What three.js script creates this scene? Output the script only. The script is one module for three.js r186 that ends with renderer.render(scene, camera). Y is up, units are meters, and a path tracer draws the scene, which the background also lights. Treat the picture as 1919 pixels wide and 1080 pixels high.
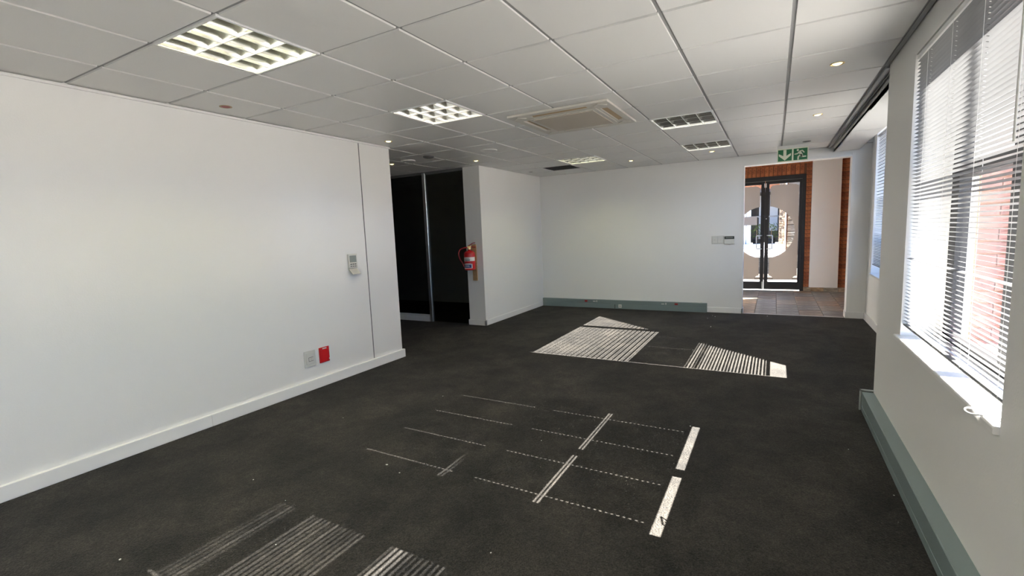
import * as THREE from 'three';
import { mergeGeometries, toCreasedNormals } from 'three/addons/utils/BufferGeometryUtils.js';
import { RoundedBoxGeometry } from 'three/addons/geometries/RoundedBoxGeometry.js';
import { RectAreaLightUniformsLib } from 'three/addons/lights/RectAreaLightUniformsLib.js';

// ------------------------------------------------------------------ camera, sky, sun, exposure
const scene = new THREE.Scene();
const camera = new THREE.PerspectiveCamera(2 * Math.atan(540 / 881.871) * 180 / Math.PI, 1919 / 1080, 0.05, 400);
camera.position.set(2.33298, 1.49346, 2.00637);
camera.rotation.set(-0.116257, 0.509727, -0.0403565, 'YXZ');
const renderer = new THREE.WebGLRenderer({ antialias: true });
renderer.toneMapping = THREE.LinearToneMapping;
renderer.toneMappingExposure = 13.5;
renderer.shadowMap.enabled = true;
RectAreaLightUniformsLib.init();

{ // clear sky: deeper blue overhead, paler at the horizon, the same all round
  const W = 64, H = 64, a = new Float32Array(W * H * 4);
  for (let y = 0; y < H; y++) {
    const el = ((y + 0.5) / H - 0.5) * Math.PI, t = Math.pow(Math.max(0, Math.sin(el)), 0.55);
    const top = [0.075, 0.15, 0.33], low = [0.17, 0.29, 0.49], gnd = [0.2, 0.19, 0.18];
    for (let x = 0; x < W; x++) for (let c = 0; c < 3; c++) a[(y * W + x) * 4 + c] = el < 0 ? gnd[c] : low[c] + (top[c] - low[c]) * t;
    for (let x = 0; x < W; x++) a[(y * W + x) * 4 + 3] = 1;
  }
  const sky = new THREE.DataTexture(a, W, H, THREE.RGBAFormat, THREE.FloatType);
  sky.mapping = THREE.EquirectangularReflectionMapping; sky.magFilter = THREE.LinearFilter; sky.needsUpdate = true;
  scene.background = sky; scene.environment = sky;
}
const SUN = new THREE.Vector3(-1, -0.672, -0.012).normalize();      // the way the sunlight travels
const sun = new THREE.DirectionalLight(new THREE.Color().setRGB(1, 0.95, 0.87), 9.0);
sun.position.copy(SUN).multiplyScalar(-30).add(new THREE.Vector3(1, 0, -3));
sun.target.position.set(1, 0, -3);
sun.castShadow = true; sun.shadow.radius = 0.4; sun.shadow.mapSize.set(2048, 2048);
Object.assign(sun.shadow.camera, { left: -16, right: 16, top: 14, bottom: -14, near: 1, far: 70 });
scene.add(sun, sun.target);

// ------------------------------------------------------------------ helpers
let seed = 7;
const rnd = () => { seed = (seed * 1664525 + 1013904223) >>> 0; return seed / 4294967296; };
const rr = (a, b) => a + (b - a) * rnd();
const used = {};
const numbered = (n) => { used[n] = (used[n] ?? -1) + 1; return used[n] ? n + '_' + String(used[n]).padStart(3, '0') : n; };
function boxUV(g) {                                                  // texture coordinates in metres, by the way a face points
  const p = g.attributes.position, n = g.attributes.normal, uv = new Float32Array(p.count * 2);
  for (let i = 0; i < p.count; i++) {
    const ax = Math.abs(n.getX(i)), ay = Math.abs(n.getY(i)), az = Math.abs(n.getZ(i));
    const [u, v] = ay >= ax && ay >= az ? [p.getX(i), p.getZ(i)] : ax >= az ? [p.getZ(i), p.getY(i)] : [p.getX(i), p.getY(i)];
    uv[2 * i] = u; uv[2 * i + 1] = v;
  }
  g.setAttribute('uv', new THREE.BufferAttribute(uv, 2));
  return g;
}
const bx = (x0, x1, y0, y1, z0, z1) => boxUV(new THREE.BoxGeometry(x1 - x0, y1 - y0, z1 - z0).translate((x0 + x1) / 2, (y0 + y1) / 2, (z0 + z1) / 2));
const rbx = (x0, x1, y0, y1, z0, z1, r = 0.003, s = 2) => boxUV(new RoundedBoxGeometry(x1 - x0, y1 - y0, z1 - z0, s, r).translate((x0 + x1) / 2, (y0 + y1) / 2, (z0 + z1) / 2));
const flat = (g) => { const k = g.index ? g.toNonIndexed() : g; for (const a of Object.keys(k.attributes)) if (!['position', 'normal', 'uv'].includes(a)) k.deleteAttribute(a); return k; };
const join = (gs) => (Array.isArray(gs) ? (gs.length > 1 ? mergeGeometries(gs.map(flat)) : gs[0]) : gs);
function obj(name, geos, mat, parent) {
  const m = new THREE.Mesh(join(geos), mat);
  m.name = parent ? name : numbered(name);
  (parent ?? scene).add(m);
  return m;
}
function tag(o, label, category, group) { o.userData.label = label; o.userData.category = category; if (group) o.userData.group = group; return o; }
function thing(name, label, category, [x, y, z] = [0, 0, 0], turn = 0, group) {
  const o = new THREE.Group(); o.name = numbered(name); scene.add(o);
  o.position.set(x, y, z); o.rotation.y = turn;
  return tag(o, label, category, group);
}
function struct(name, geos, mat) { const o = obj(name, geos, mat); o.name = name; o.userData.kind = 'structure'; return o; }
function structGroup(name, pos = [0, 0, 0]) { const o = new THREE.Group(); o.name = name; o.position.set(...pos); o.userData.kind = 'structure'; scene.add(o); return o; }
function stuff(o) { o.userData.kind = 'stuff'; return o; }
const cyl = (r0, r1, h, s = 24, open = false) => new THREE.CylinderGeometry(r0, r1, h, s, 1, open);
const tube = (pts, r, n = 24, s = 8) => new THREE.TubeGeometry(new THREE.CatmullRomCurve3(pts.map((p) => new THREE.Vector3(...p))), n, r, s);
function extr(shape, depth, bevel = 0) { return new THREE.ExtrudeGeometry(shape, { depth, bevelEnabled: bevel > 0, bevelSize: bevel, bevelThickness: bevel, bevelSegments: 2, curveSegments: 24 }); }
const poly = (pts) => { const s = new THREE.Shape(); pts.forEach(([x, y], i) => (i ? s.lineTo(x, y) : s.moveTo(x, y))); s.closePath(); return s; };

// ------------------------------------------------------------------ textures (colour grain, fine relief)
function tileNoise(N, cells, s0) {                                   // tileable value noise
  const g = new Float32Array(cells * cells); let s = s0 >>> 0;
  for (let i = 0; i < g.length; i++) { s = (s * 1664525 + 1013904223) >>> 0; g[i] = s / 4294967296; }
  return (x, y) => {
    const fx = (x / N) * cells, fy = (y / N) * cells, ix = Math.floor(fx), iy = Math.floor(fy);
    let u = fx - ix, v = fy - iy; u = u * u * (3 - 2 * u); v = v * v * (3 - 2 * v);
    const x0 = ix % cells, x1 = (ix + 1) % cells, y0 = (iy % cells) * cells, y1 = ((iy + 1) % cells) * cells;
    return (g[y0 + x0] * (1 - u) + g[y0 + x1] * u) * (1 - v) + (g[y1 + x0] * (1 - u) + g[y1 + x1] * u) * v;
  };
}
function dataTex(N, fn, srgb, repeat) {
  const a = new Uint8Array(N * N * 4);
  for (let y = 0; y < N; y++) for (let x = 0; x < N; x++) {
    const c = fn(x, y), k = (y * N + x) * 4;
    a[k] = c[0]; a[k + 1] = c[1]; a[k + 2] = c[2]; a[k + 3] = 255;
  }
  const t = new THREE.DataTexture(a, N, N);
  t.wrapS = t.wrapT = THREE.RepeatWrapping; t.magFilter = THREE.LinearFilter; t.minFilter = THREE.LinearMipmapLinearFilter; t.generateMipmaps = true;
  if (srgb) t.colorSpace = THREE.SRGBColorSpace;
  t.repeat.set(repeat, repeat); t.needsUpdate = true;
  return t;
}
// carpet: charcoal loop pile with pale flecks and trodden patches (one tile = 3.2 m)
const cN = 2048, c1 = tileNoise(cN, 10, 11), c2 = tileNoise(cN, 31, 12), c3 = tileNoise(cN, 512, 13), c4 = tileNoise(cN, 1024, 14), c5 = tileNoise(cN, 120, 15);
const carpetMap = dataTex(cN, (x, y) => {
  const patch = (c1(x, y) - 0.5) * 0.55 + (c2(x, y) - 0.5) * 0.4 + (c5(x, y) - 0.5) * 0.25;
  const pile = (c3(x, y) - 0.5) * 0.55 + (c4(x, y) - 0.5) * 0.8;
  const v = 1 + patch + pile;
  return [Math.max(6, 40 * v), Math.max(6, 37.5 * v), Math.max(6, 34 * v)];
}, true, 1 / 3.2);
const carpetBump = dataTex(1024, ((a, b) => (x, y) => { const v = 255 * (0.5 * a(x, y) + 0.5 * b(x, y)); return [v, v, v]; })(tileNoise(1024, 512, 21), tileNoise(1024, 256, 22)), false, 1 / 1.6);
const paintBump = dataTex(512, ((a, b) => (x, y) => { const v = 255 * (0.6 * a(x, y) + 0.4 * b(x, y)); return [v, v, v]; })(tileNoise(512, 128, 31), tileNoise(512, 256, 32)), false, 1 / 0.8);
const tileBump = dataTex(512, ((a, b) => (x, y) => { const v = 255 * (0.5 * a(x, y) + 0.5 * b(x, y)); return [v, v, v]; })(tileNoise(512, 256, 41), tileNoise(512, 100, 42)), false, 1 / 0.6);
const brickMap = dataTex(512, ((a, b, c) => (x, y) => { const v = 0.72 + 0.3 * a(x, y) + 0.2 * (b(x, y) - 0.5) + 0.25 * (c(x, y) - 0.5); return [255 * v * 0.98, 255 * v * 0.96, 255 * v * 0.94].map((k) => Math.min(255, k)); })(tileNoise(512, 12, 51), tileNoise(512, 60, 52), tileNoise(512, 200, 53)), true, 1 / 0.7);
const slateMap = dataTex(512, ((a, b, c) => (x, y) => { const v = 0.7 + 0.35 * (a((x * 1) % 512, (y * 3) % 512) - 0.2) + 0.3 * (b(x, (y * 4) % 512) - 0.5) + 0.15 * (c(x, y) - 0.5); return [255 * v, 255 * v * 0.99, 255 * v * 0.97].map((k) => Math.max(0, Math.min(255, k))); })(tileNoise(512, 6, 61), tileNoise(512, 18, 62), tileNoise(512, 160, 63)), true, 1 / 1.1);
const woodMap = dataTex(256, ((a, b) => (x, y) => { const v = 0.75 + 0.3 * a((x * 8) % 256, y) + 0.15 * (b(x, y) - 0.5); return [255 * v, 250 * v, 240 * v].map((k) => Math.min(255, k)); })(tileNoise(256, 8, 71), tileNoise(256, 90, 72)), true, 4);

// ------------------------------------------------------------------ materials
const std = (o) => new THREE.MeshStandardMaterial(o);
const phy = (o) => new THREE.MeshPhysicalMaterial(o);
const rgb = (r, g, b) => new THREE.Color().setRGB(r, g, b);
const M = {
  carpet: std({ color: rgb(1, 1, 1), map: carpetMap, bumpMap: carpetBump, bumpScale: 0.004, roughness: 1 }),
  gloss: phy({ color: rgb(0.80, 0.795, 0.78), roughness: 0.25, bumpMap: paintBump, bumpScale: 0.0003 }),
  wall: std({ color: rgb(0.79, 0.785, 0.765), roughness: 0.55, bumpMap: paintBump, bumpScale: 0.0004 }),
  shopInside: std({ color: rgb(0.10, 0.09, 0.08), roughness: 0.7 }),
  skirting: std({ color: rgb(0.82, 0.815, 0.80), roughness: 0.4 }),
  tile: std({ color: rgb(0.74, 0.73, 0.705), roughness: 0.42, bumpMap: tileBump, bumpScale: 0.00012 }),
  tileB: std({ color: rgb(0.725, 0.715, 0.69), roughness: 0.42, bumpMap: tileBump, bumpScale: 0.00012 }),
  grid: std({ color: rgb(0.30, 0.30, 0.295), roughness: 0.5 }),
  slab: std({ color: rgb(0.3, 0.3, 0.3), roughness: 0.9 }),
  plaster: std({ color: rgb(0.72, 0.72, 0.71), roughness: 0.8 }),
  alu: std({ color: rgb(0.82, 0.82, 0.80), roughness: 0.22, metalness: 1 }),
  silver: std({ color: rgb(0.62, 0.64, 0.66), roughness: 0.32, metalness: 1 }),
  whiteMetal: std({ color: rgb(0.8, 0.8, 0.79), roughness: 0.4 }),
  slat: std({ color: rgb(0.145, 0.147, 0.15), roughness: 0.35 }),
  cord: std({ color: rgb(0.75, 0.75, 0.74), roughness: 0.8 }),
  black: std({ color: rgb(0.012, 0.012, 0.013), roughness: 0.6 }),
  frameGrey: std({ color: rgb(0.018, 0.018, 0.019), roughness: 0.6 }),
  glass: phy({ color: rgb(1, 1, 1), roughness: 0, transmission: 1, thickness: 0, ior: 1.5 }),
  tinted: phy({ color: rgb(0.10, 0.12, 0.115), roughness: 0, transmission: 1, thickness: 0, ior: 1.5 }),
  addedTint: phy({ color: rgb(0.62, 0.63, 0.58), roughness: 0, transmission: 1, thickness: 0, ior: 1.5 }),  // tint for the added sheet that darkens the corridor doorway
  film: phy({ color: rgb(0.25, 0.20, 0.15), roughness: 0.95, transmission: 0.5, thickness: 0 }),
  sill: std({ color: rgb(0.8, 0.795, 0.78), roughness: 0.3 }),
  trunk: std({ color: rgb(0.185, 0.235, 0.235), roughness: 0.42 }),
  trunkLid: std({ color: rgb(0.20, 0.255, 0.255), roughness: 0.4 }),
  trunkEnd: std({ color: rgb(0.42, 0.45, 0.44), roughness: 0.4 }),
  dark: std({ color: rgb(0.01, 0.01, 0.01), roughness: 0.8 }),
  plastic: std({ color: rgb(0.62, 0.62, 0.585), roughness: 0.35 }),
  plasticCream: std({ color: rgb(0.6, 0.59, 0.54), roughness: 0.4 }),
  cassette: std({ color: rgb(0.62, 0.59, 0.53), roughness: 0.45 }),
  cassettePanel: std({ color: rgb(0.52, 0.46, 0.38), roughness: 0.5 }),
  vane: std({ color: rgb(0.42, 0.30, 0.17), roughness: 0.5 }),
  red: std({ color: rgb(0.55, 0.012, 0.016), roughness: 0.28 }),
  redDark: std({ color: rgb(0.30, 0.012, 0.015), roughness: 0.4 }),
  brass: std({ color: rgb(0.75, 0.55, 0.25), roughness: 0.3, metalness: 1 }),
  screen: std({ color: rgb(0.22, 0.25, 0.23), roughness: 0.25 }),
  slotGrey: std({ color: rgb(0.12, 0.12, 0.12), roughness: 0.6 }),
  wood: std({ color: rgb(0.60, 0.39, 0.20), roughness: 0.6, map: woodMap }),
  signGreen: std({ color: rgb(0.012, 0.125, 0.045), roughness: 0.4 }),
  signCream: std({ color: rgb(0.66, 0.68, 0.52), roughness: 0.5 }),
  paper: std({ color: rgb(0.62, 0.62, 0.66), roughness: 0.8 }),
  mortar: std({ color: rgb(0.13, 0.06, 0.032), roughness: 0.95 }),
  grout: std({ color: rgb(0.30, 0.27, 0.22), roughness: 0.9 }),
  paving: std({ color: rgb(0.24, 0.23, 0.21), roughness: 0.9 }),
  render: std({ color: rgb(0.22, 0.22, 0.22), roughness: 0.9 }),
  stone: std({ color: rgb(0.42, 0.30, 0.20), roughness: 0.9, map: slateMap }),
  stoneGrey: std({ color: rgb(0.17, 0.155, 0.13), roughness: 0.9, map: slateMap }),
  leaf: std({ color: rgb(0.12, 0.17, 0.03), roughness: 0.6 }),
  roofTile: std({ color: rgb(0.16, 0.08, 0.055), roughness: 0.8 }),
  lint: std({ color: rgb(0.7, 0.69, 0.65), roughness: 0.9 }),
  gold: std({ color: rgb(0.75, 0.56, 0.22), roughness: 0.3, metalness: 1 }),
};
const bricks = [[0.46, 0.165, 0.068], [0.40, 0.135, 0.056], [0.52, 0.185, 0.072], [0.34, 0.11, 0.048]].map((c) => std({ color: rgb(...c), roughness: 0.85, map: brickMap }));
const redBricks = [[0.105, 0.042, 0.038], [0.092, 0.036, 0.033], [0.12, 0.052, 0.045]].map((c) => std({ color: rgb(...c), roughness: 0.85, map: brickMap }));
const slates = [[0.52, 0.44, 0.32], [0.43, 0.40, 0.33], [0.58, 0.41, 0.25], [0.48, 0.38, 0.28], [0.41, 0.40, 0.36]].map((c) => std({ color: rgb(...c), roughness: 0.42, map: slateMap }));
const lamp = (r, g, b, k) => std({ color: rgb(0.8, 0.8, 0.75), emissive: rgb(r, g, b), emissiveIntensity: k, roughness: 0.5 });
M.tubeOn = lamp(1, 0.97, 0.58, 0.30);
M.tubeWarm = lamp(1, 0.9, 0.70, 0.30);
M.tubeWhite = lamp(1, 0.97, 0.88, 0.30);
M.bulb = lamp(1, 0.84, 0.36, 0.36);

// ------------------------------------------------------------------ room shell
const H = 2.575, XR = 3.035, ZF = -6.64, XB = 3.55, XL = -1.73;
struct('floor', bx(-6.2, 3.85, -0.12, 0, ZF - 0.03, 4.6), M.carpet);
struct('wall_left', bx(XL - 0.2, XL, 0, 2.9, -2.17, 4.4), M.gloss);
struct('wall_left_end', bx(-6.2, XL, 0, 2.9, -2.37, -2.17), M.gloss);
struct('wall_partition', bx(-2.085, -1.77, 0, 2.9, ZF, -4.416), M.wall);
struct('wall_far', [bx(-1.77, 1.888, 0, 2.9, ZF - 0.2, ZF), bx(1.888, 3.318, 2.425, 2.9, ZF - 0.2, ZF), bx(3.318, 3.85, 0, 2.9, ZF - 0.2, ZF)], M.wall);
struct('wall_dark_room', bx(-6.2, -2.0, 0, 2.9, -6.84, -6.5), M.wall);
struct('wall_corridor_end', bx(-6.4, -6.2, 0, 2.9, -6.84, 4.6), M.wall);
struct('wall_back', bx(-6.2, 3.35, 0, 2.9, 4.4, 4.6), M.wall);
struct('wall_right', [
  bx(XR, 3.33, 0, 0.735, -2.43, 4.4), bx(XR, 3.33, 2.43, 2.9, -2.43, 4.4),
  bx(XR, 3.33, 0.735, 2.43, -2.43, -1.68), bx(XR, 3.33, 0.735, 2.43, -0.145, 0.47), bx(XR - 0.010, XR + 0.01, 0.155, 2.9, -0.145, 0.47), bx(XR, 3.33, 0.735, 2.43, 1.99, 2.6), bx(XR, 3.33, 0.735, 2.43, 4.12, 4.4),
], M.wall);
struct('wall_return', [bx(3.33, 3.85, -0.2, 2.9, -2.43, -2.23)], M.render);
struct('wall_bay', [
  bx(XB, 3.85, 0, 0.695, ZF, -2.43), bx(XB, 3.85, 2.80, 2.9, ZF, -2.43),
  bx(XB, 3.85, 0.695, 2.80, -3.075, -2.43), bx(XB, 3.85, 0.695, 2.80, ZF, -6.32),
], M.wall);
struct('roof_slab', [bx(-6.4, 3.95, 2.9, 3.05, -6.84, 4.6)], M.slab);
// bay: dropped beam and soffit beside the tiled ceiling
const soffit = struct('soffit', [bx(3.085, 3.392, 2.502, 2.53, -4.828, -2.43), bx(3.085, 3.392, 2.502, 2.53, ZF, -4.834), bx(3.085, 3.10, 2.502, 2.9, ZF, -2.43), bx(3.38, 3.392, 2.502, 2.86, ZF, -2.43), bx(3.392, 3.55, 2.80, 2.86, ZF, -2.43)], M.plaster);
struct('trim_1', [bx(3.012, 3.035, 2.562, 2.592, ZF, -2.43), bx(3.035, 3.066, 2.578, 2.60, ZF, -2.43), bx(3.060, 3.066, 2.562, 2.592, ZF, -2.43)], M.grid);
struct('trim_2', [bx(XL - 0.02, XL + 0.022, 2.553, 2.567, -2.37, 4.4)], M.skirting);
struct('trim_3', [bx(XL - 0.02, XL + 0.0025, 0.105, 2.553, -1.897, -1.887)], M.slotGrey);

// skirtings
function skirt(name, boxes) { struct(name, boxes.map((b) => rbx(...b, 0.004)), M.skirting); }
skirt('baseboard_left', [[XL - 0.01, XL + 0.028, 0, 0.10, -0.0405, 4.38], [XL - 0.01, XL + 0.028, 0, 0.10, -2.395, -0.0415]]);
skirt('baseboard_partition', [[-2.10, -1.755, 0, 0.09, -4.432, -4.40], [-1.785, -1.755, 0, 0.09, ZF, -4.40]]);
skirt('baseboard_far', [[1.349, 1.90, 0, 0.09, ZF - 0.01, ZF + 0.016], [1.875, 1.903, 0, 0.09, ZF - 0.2, ZF + 0.016], [3.305, 3.55, 0, 0.10, ZF - 0.01, ZF + 0.02], [3.303, 3.32, 0, 0.10, ZF - 0.2, ZF + 0.02]]);
skirt('baseboard_bay', [[3.53, 3.56, 0, 0.10, ZF, -2.43]]);
struct('trim_4', [bx(3.313, 3.352, 0.10, 2.462, ZF - 0.2, ZF + 0.012), bx(1.878, 1.892, 0.09, 2.43, ZF - 0.2, ZF + 0.006), bx(1.88, 3.32, 2.418, 2.43, ZF - 0.2, ZF + 0.006)], M.skirting);

// ------------------------------------------------------------------ ceiling of tegular tiles in a metal grid
const ceiling = structGroup('ceiling');
const fixtures = { '-1,-1': 1, '-1,2': 1, '2,5': 1, '2,8': 1, '-1,8': 1, '-2,9': 1, '2,-4': 1, '-1,-5': 1, '-1,-7': 1, '2,-7': 1 };       // tiles taken by lights and the grille: column, row
function tileGeo(x0, x1, z0, z1) {                                   // face down, edges chamfered back to the grid
  const b = 0.0125, c = 0.0105, y0 = 0, y1 = 0.010;
  const inn = [[x0 + b, z0 + b], [x1 - b, z0 + b], [x1 - b, z1 - b], [x0 + b, z1 - b]], out = [[x0 + c, z0 + c], [x1 - c, z0 + c], [x1 - c, z1 - c], [x0 + c, z1 - c]];
  const p = [], q = (a, b2, c2, d) => p.push(...a, ...b2, ...c2, ...a, ...c2, ...d);
  const I = inn.map(([x, z]) => [x, y0, z]), O = out.map(([x, z]) => [x, y1, z]), T = out.map(([x, z]) => [x, y1 + 0.008, z]);
  q(I[0], I[1], I[2], I[3]);
  for (let k = 0; k < 4; k++) { const n = (k + 1) % 4; q(O[k], O[n], I[n], I[k]); q(T[k], T[n], O[n], O[k]); }
  q(T[3], T[2], T[1], T[0]);
  const g = new THREE.BufferGeometry(); g.setAttribute('position', new THREE.Float32BufferAttribute(p, 3)); g.computeVertexNormals();
  return boxUV(g);
}
const tileCache = {};
function addTile(x0, x1, z0, z1) {
  const w = +(x1 - x0).toFixed(3), d = +(z1 - z0).toFixed(3), key = w + ',' + d;
  tileCache[key] ??= tileGeo(-w / 2, w / 2, -d / 2, d / 2);
  const t = new THREE.Mesh(tileCache[key], rnd() < 0.5 ? M.tile : M.tileB);
  t.name = 'ceiling_tile'; t.position.set((x0 + x1) / 2, H + rr(-0.0006, 0.0006), (z0 + z1) / 2); ceiling.add(t);
}
const railX = [], railZ = [];
for (let j = -7; j <= 10; j++) for (let i = -3; i <= 4; i++) {
  if (fixtures[i + ',' + j]) continue;
  const x0 = Math.max(i * 0.6, XL - 0.005), x1 = (i + 1) * 0.6, z1 = -j * 0.6, z0 = Math.max(-(j + 1) * 0.6, ZF);
  if (i === -3 && j >= 8) { addTile(-1.772, x1, z0, z1); continue; }
  if (i === -3 && j >= 4) { addTile(-1.8, x1, z0, z1); continue; }
  if (i === -3 && j === 3) { addTile(XL, x1, -2.4, z1); continue; }
  addTile(x0, x1, z0, z1);
}
for (let j = 4; j <= 7; j++) for (let i = -10; i <= -4; i++) addTile(i * 0.6, (i + 1) * 0.6, j === 7 ? -4.43 : -(j + 1) * 0.6, -j * 0.6);
for (let i = -10; i <= 5; i++) {
  const corridor = i < -2;
  obj('grid_rail', [bx(i * 0.6 - 0.012, i * 0.6 + 0.012, H + 0.009, H + 0.013, corridor ? -4.43 : ZF, corridor ? -2.38 : 4.4), bx(i * 0.6 - 0.001, i * 0.6 + 0.001, H + 0.013, H + 0.045, corridor ? -4.43 : ZF, corridor ? -2.38 : 4.4)], M.grid, ceiling);
}
for (let j = -7; j <= 11; j++) obj('grid_rail', [bx(j >= 4 && j <= 7 ? -6.2 : XL, 3.012, H + 0.0095, H + 0.0135, -j * 0.6 - 0.012, -j * 0.6 + 0.012)], M.grid, ceiling);
obj('edge_angle', [bx(3.0, 3.028, H + 0.004, H + 0.0085, -2.43, 4.4), bx(-1.8, XB, H + 0.004, H + 0.0085, ZF, ZF + 0.02)], M.grid, ceiling);

// ------------------------------------------------------------------ windows in the right wall
function windowUnit(n, x, z0, z1, y0, y1, mullions, transom, jambFar, jambNear, headH, sillH) {
  const w = structGroup('window_' + n), d = 0.026;
  obj('jamb', bx(x - d, x + d, y0, y1, z0, z0 + jambFar), M.frameGrey, w);
  obj('jamb', bx(x - d, x + d, y0, y1, z1 - jambNear, z1), M.frameGrey, w);
  obj('head_rail', bx(x - d, x + d, y1 - headH, y1, z0, z1), M.frameGrey, w);
  obj('sill_rail', bx(x - d, x + d, y0, y0 + sillH, z0, z1), M.frameGrey, w);
  for (const [c, wd] of mullions) obj('mullion', rbx(x - d - 0.006, x + d, y0, y1, c - wd / 2, c + wd / 2), M.frameGrey, w);
  if (transom) for (const [y, h, a, b] of transom) obj('transom', rbx(x - d - 0.004, x + d, y - h / 2, y + h / 2, a, b), M.frameGrey, w);
  const cuts = [z0, ...mullions.map((m) => m[0]).sort((a, b) => a - b), z1];
  for (let k = 0; k + 1 < cuts.length; k++) {
    const ys = [y0, ...(transom ?? []).filter((t) => t[2] < (cuts[k] + cuts[k + 1]) / 2 && t[3] > (cuts[k] + cuts[k + 1]) / 2).map((t) => t[0]), y1];
    for (let j = 0; j + 1 < ys.length; j++) obj('pane', new THREE.PlaneGeometry(cuts[k + 1] - cuts[k], ys[j + 1] - ys[j]).rotateY(-Math.PI / 2).translate(x, (ys[j] + ys[j + 1]) / 2, (cuts[k] + cuts[k + 1]) / 2), M.glass, w);
  }
  return w;
}
windowUnit(1, 3.26, -1.68, -0.145, 0.762, 2.43, [[-0.815, 0.10]], [[1.745, 0.074, -1.68, -0.145]], 0.12, 0.012, 0.10, 0.05);
windowUnit(2, 3.26, 0.47, 1.99, 0.762, 2.43, [[1.32, 0.10]], [[1.745, 0.074, 0.47, 1.99]], 0.012, 0.08, 0.10, 0.05);
windowUnit(3, 3.74, -6.32, -3.075, 0.718, 2.80, [[-4.815, 0.13]], [[1.13, 0.06, -6.32, -4.815]], 0.06, 0.012, 0.05, 0.05);
windowUnit(5, 3.26, 2.6, 4.12, 0.762, 2.43, [[3.36, 0.10]], [[1.745, 0.074, 2.6, 4.12]], 0.012, 0.08, 0.10, 0.05);  // unseen window behind the camera, added for extra fill light
function sillBoard(x0, x1, y0, y1, z0, z1) {
  const s = new THREE.Shape(); const r = 0.010;
  s.moveTo(x1, y0); s.lineTo(x1, y1); s.lineTo(x0 + r, y1); s.absarc(x0 + r, y1 - r, r, Math.PI / 2, Math.PI, false); s.lineTo(x0, y0 + 0.004); s.lineTo(x0 + 0.004, y0); s.closePath();
  return boxUV(extr(s, z1 - z0).translate(0, 0, z0));
}
struct('window_sill_1', sillBoard(3.008, 3.30, 0.733, 0.762, -1.725, -0.150), M.sill);
struct('window_sill_2', sillBoard(3.008, 3.30, 0.733, 0.762, 0.45, 2.03), M.sill);
struct('window_sill_3', sillBoard(3.53, 3.80, 0.695, 0.718, -6.34, -3.06), M.sill);

// ------------------------------------------------------------------ venetian blinds: every slat a part
const D2R = Math.PI / 180;
function slatGeo(L, holes, bend) {
  const us = [-0.0125, -0.0085, -0.0045, 0, 0.0045, 0.0085, 0.0125], th = 0.0003;
  const zs = [-L / 2]; for (const h of holes) zs.push(h - 0.0035, h + 0.0035); zs.push(L / 2);
  const yy = (u) => 0.0016 * (1 - (u / 0.0125) ** 2);
  const pos = [], idx = [], id = {};
  const v = (a, b, s) => { const k = a + '_' + b + '_' + s; if (!(k in id)) { id[k] = pos.length / 3; const x = us[a], y = yy(x) + (s ? th : 0), w = bend ? bend[1] * Math.min(1, Math.max(0, (zs[b] - bend[0]) / 0.12)) : 0; pos.push(x * Math.cos(w) - y * Math.sin(w), x * Math.sin(w) + y * Math.cos(w), zs[b]); } return id[k]; };
  for (let b = 0; b + 1 < zs.length; b++) for (let a = 0; a + 1 < us.length; a++) {
    if (b % 2 === 1 && (a === 2 || a === 3)) continue;
    const A = v(a, b, 1), B = v(a + 1, b, 1), C = v(a + 1, b + 1, 1), D = v(a, b + 1, 1);
    idx.push(A, D, C, A, C, B);
    const a0 = v(a, b, 0), b0 = v(a + 1, b, 0), c0 = v(a + 1, b + 1, 0), d0 = v(a, b + 1, 0);
    idx.push(a0, c0, d0, a0, b0, c0);
  }
  const g = new THREE.BufferGeometry(); g.setAttribute('position', new THREE.Float32BufferAttribute(pos, 3)); g.setIndex(idx); g.computeVertexNormals();
  return g;
}
function blind(label, x, z0, z1, yRail, yHead, cords, tilt, jitter, bentAt) {
  const zc = (z0 + z1) / 2, L = z1 - z0, t = thing('venetian_blind', label, 'blind', [x, 0, zc]);
  obj('head_rail', rbx(-0.014, 0.016, yHead, yHead + 0.026, -L / 2, L / 2, 0.002), M.whiteMetal, t);
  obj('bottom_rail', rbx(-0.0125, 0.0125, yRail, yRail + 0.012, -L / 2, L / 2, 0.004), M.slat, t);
  const hs = cords.map((c) => c - zc).sort((a, b) => a - b), g = slatGeo(L, hs), pitch = 0.0215;
  const bent = bentAt && slatGeo(L, hs, [bentAt[1] - zc, 16 * D2R]);
  const n = Math.floor((yHead - 0.012 - (yRail + 0.028)) / pitch);
  for (let k = 0; k <= n; k++) {
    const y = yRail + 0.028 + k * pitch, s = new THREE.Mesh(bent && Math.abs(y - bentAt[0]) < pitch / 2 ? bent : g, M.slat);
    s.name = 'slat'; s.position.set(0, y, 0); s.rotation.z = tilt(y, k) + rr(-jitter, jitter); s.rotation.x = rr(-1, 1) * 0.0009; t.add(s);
  }
  for (const c of cords) for (const dx of [-0.0135, 0.0135]) obj('ladder_cord', bx(dx - 0.0006, dx + 0.0006, yRail + 0.01, yHead, c - zc - 0.0006, c - zc + 0.0006), M.cord, t);
  obj('tilt_wand', [cyl(0.004, 0.004, 0.62, 8).translate(-0.028, yHead - 0.36, L / 2 - 0.07), bx(-0.03, -0.012, yHead - 0.055, yHead - 0.045, L / 2 - 0.073, L / 2 - 0.067)], M.plastic, t);
  return t;
}
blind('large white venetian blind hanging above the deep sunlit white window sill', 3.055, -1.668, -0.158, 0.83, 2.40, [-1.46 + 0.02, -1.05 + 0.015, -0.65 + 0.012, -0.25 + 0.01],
  (y) => (Math.abs(y - 1.245) < 0.0205 ? 12 : -15) * D2R, 0.025, [1.69, -0.65]);
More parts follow.
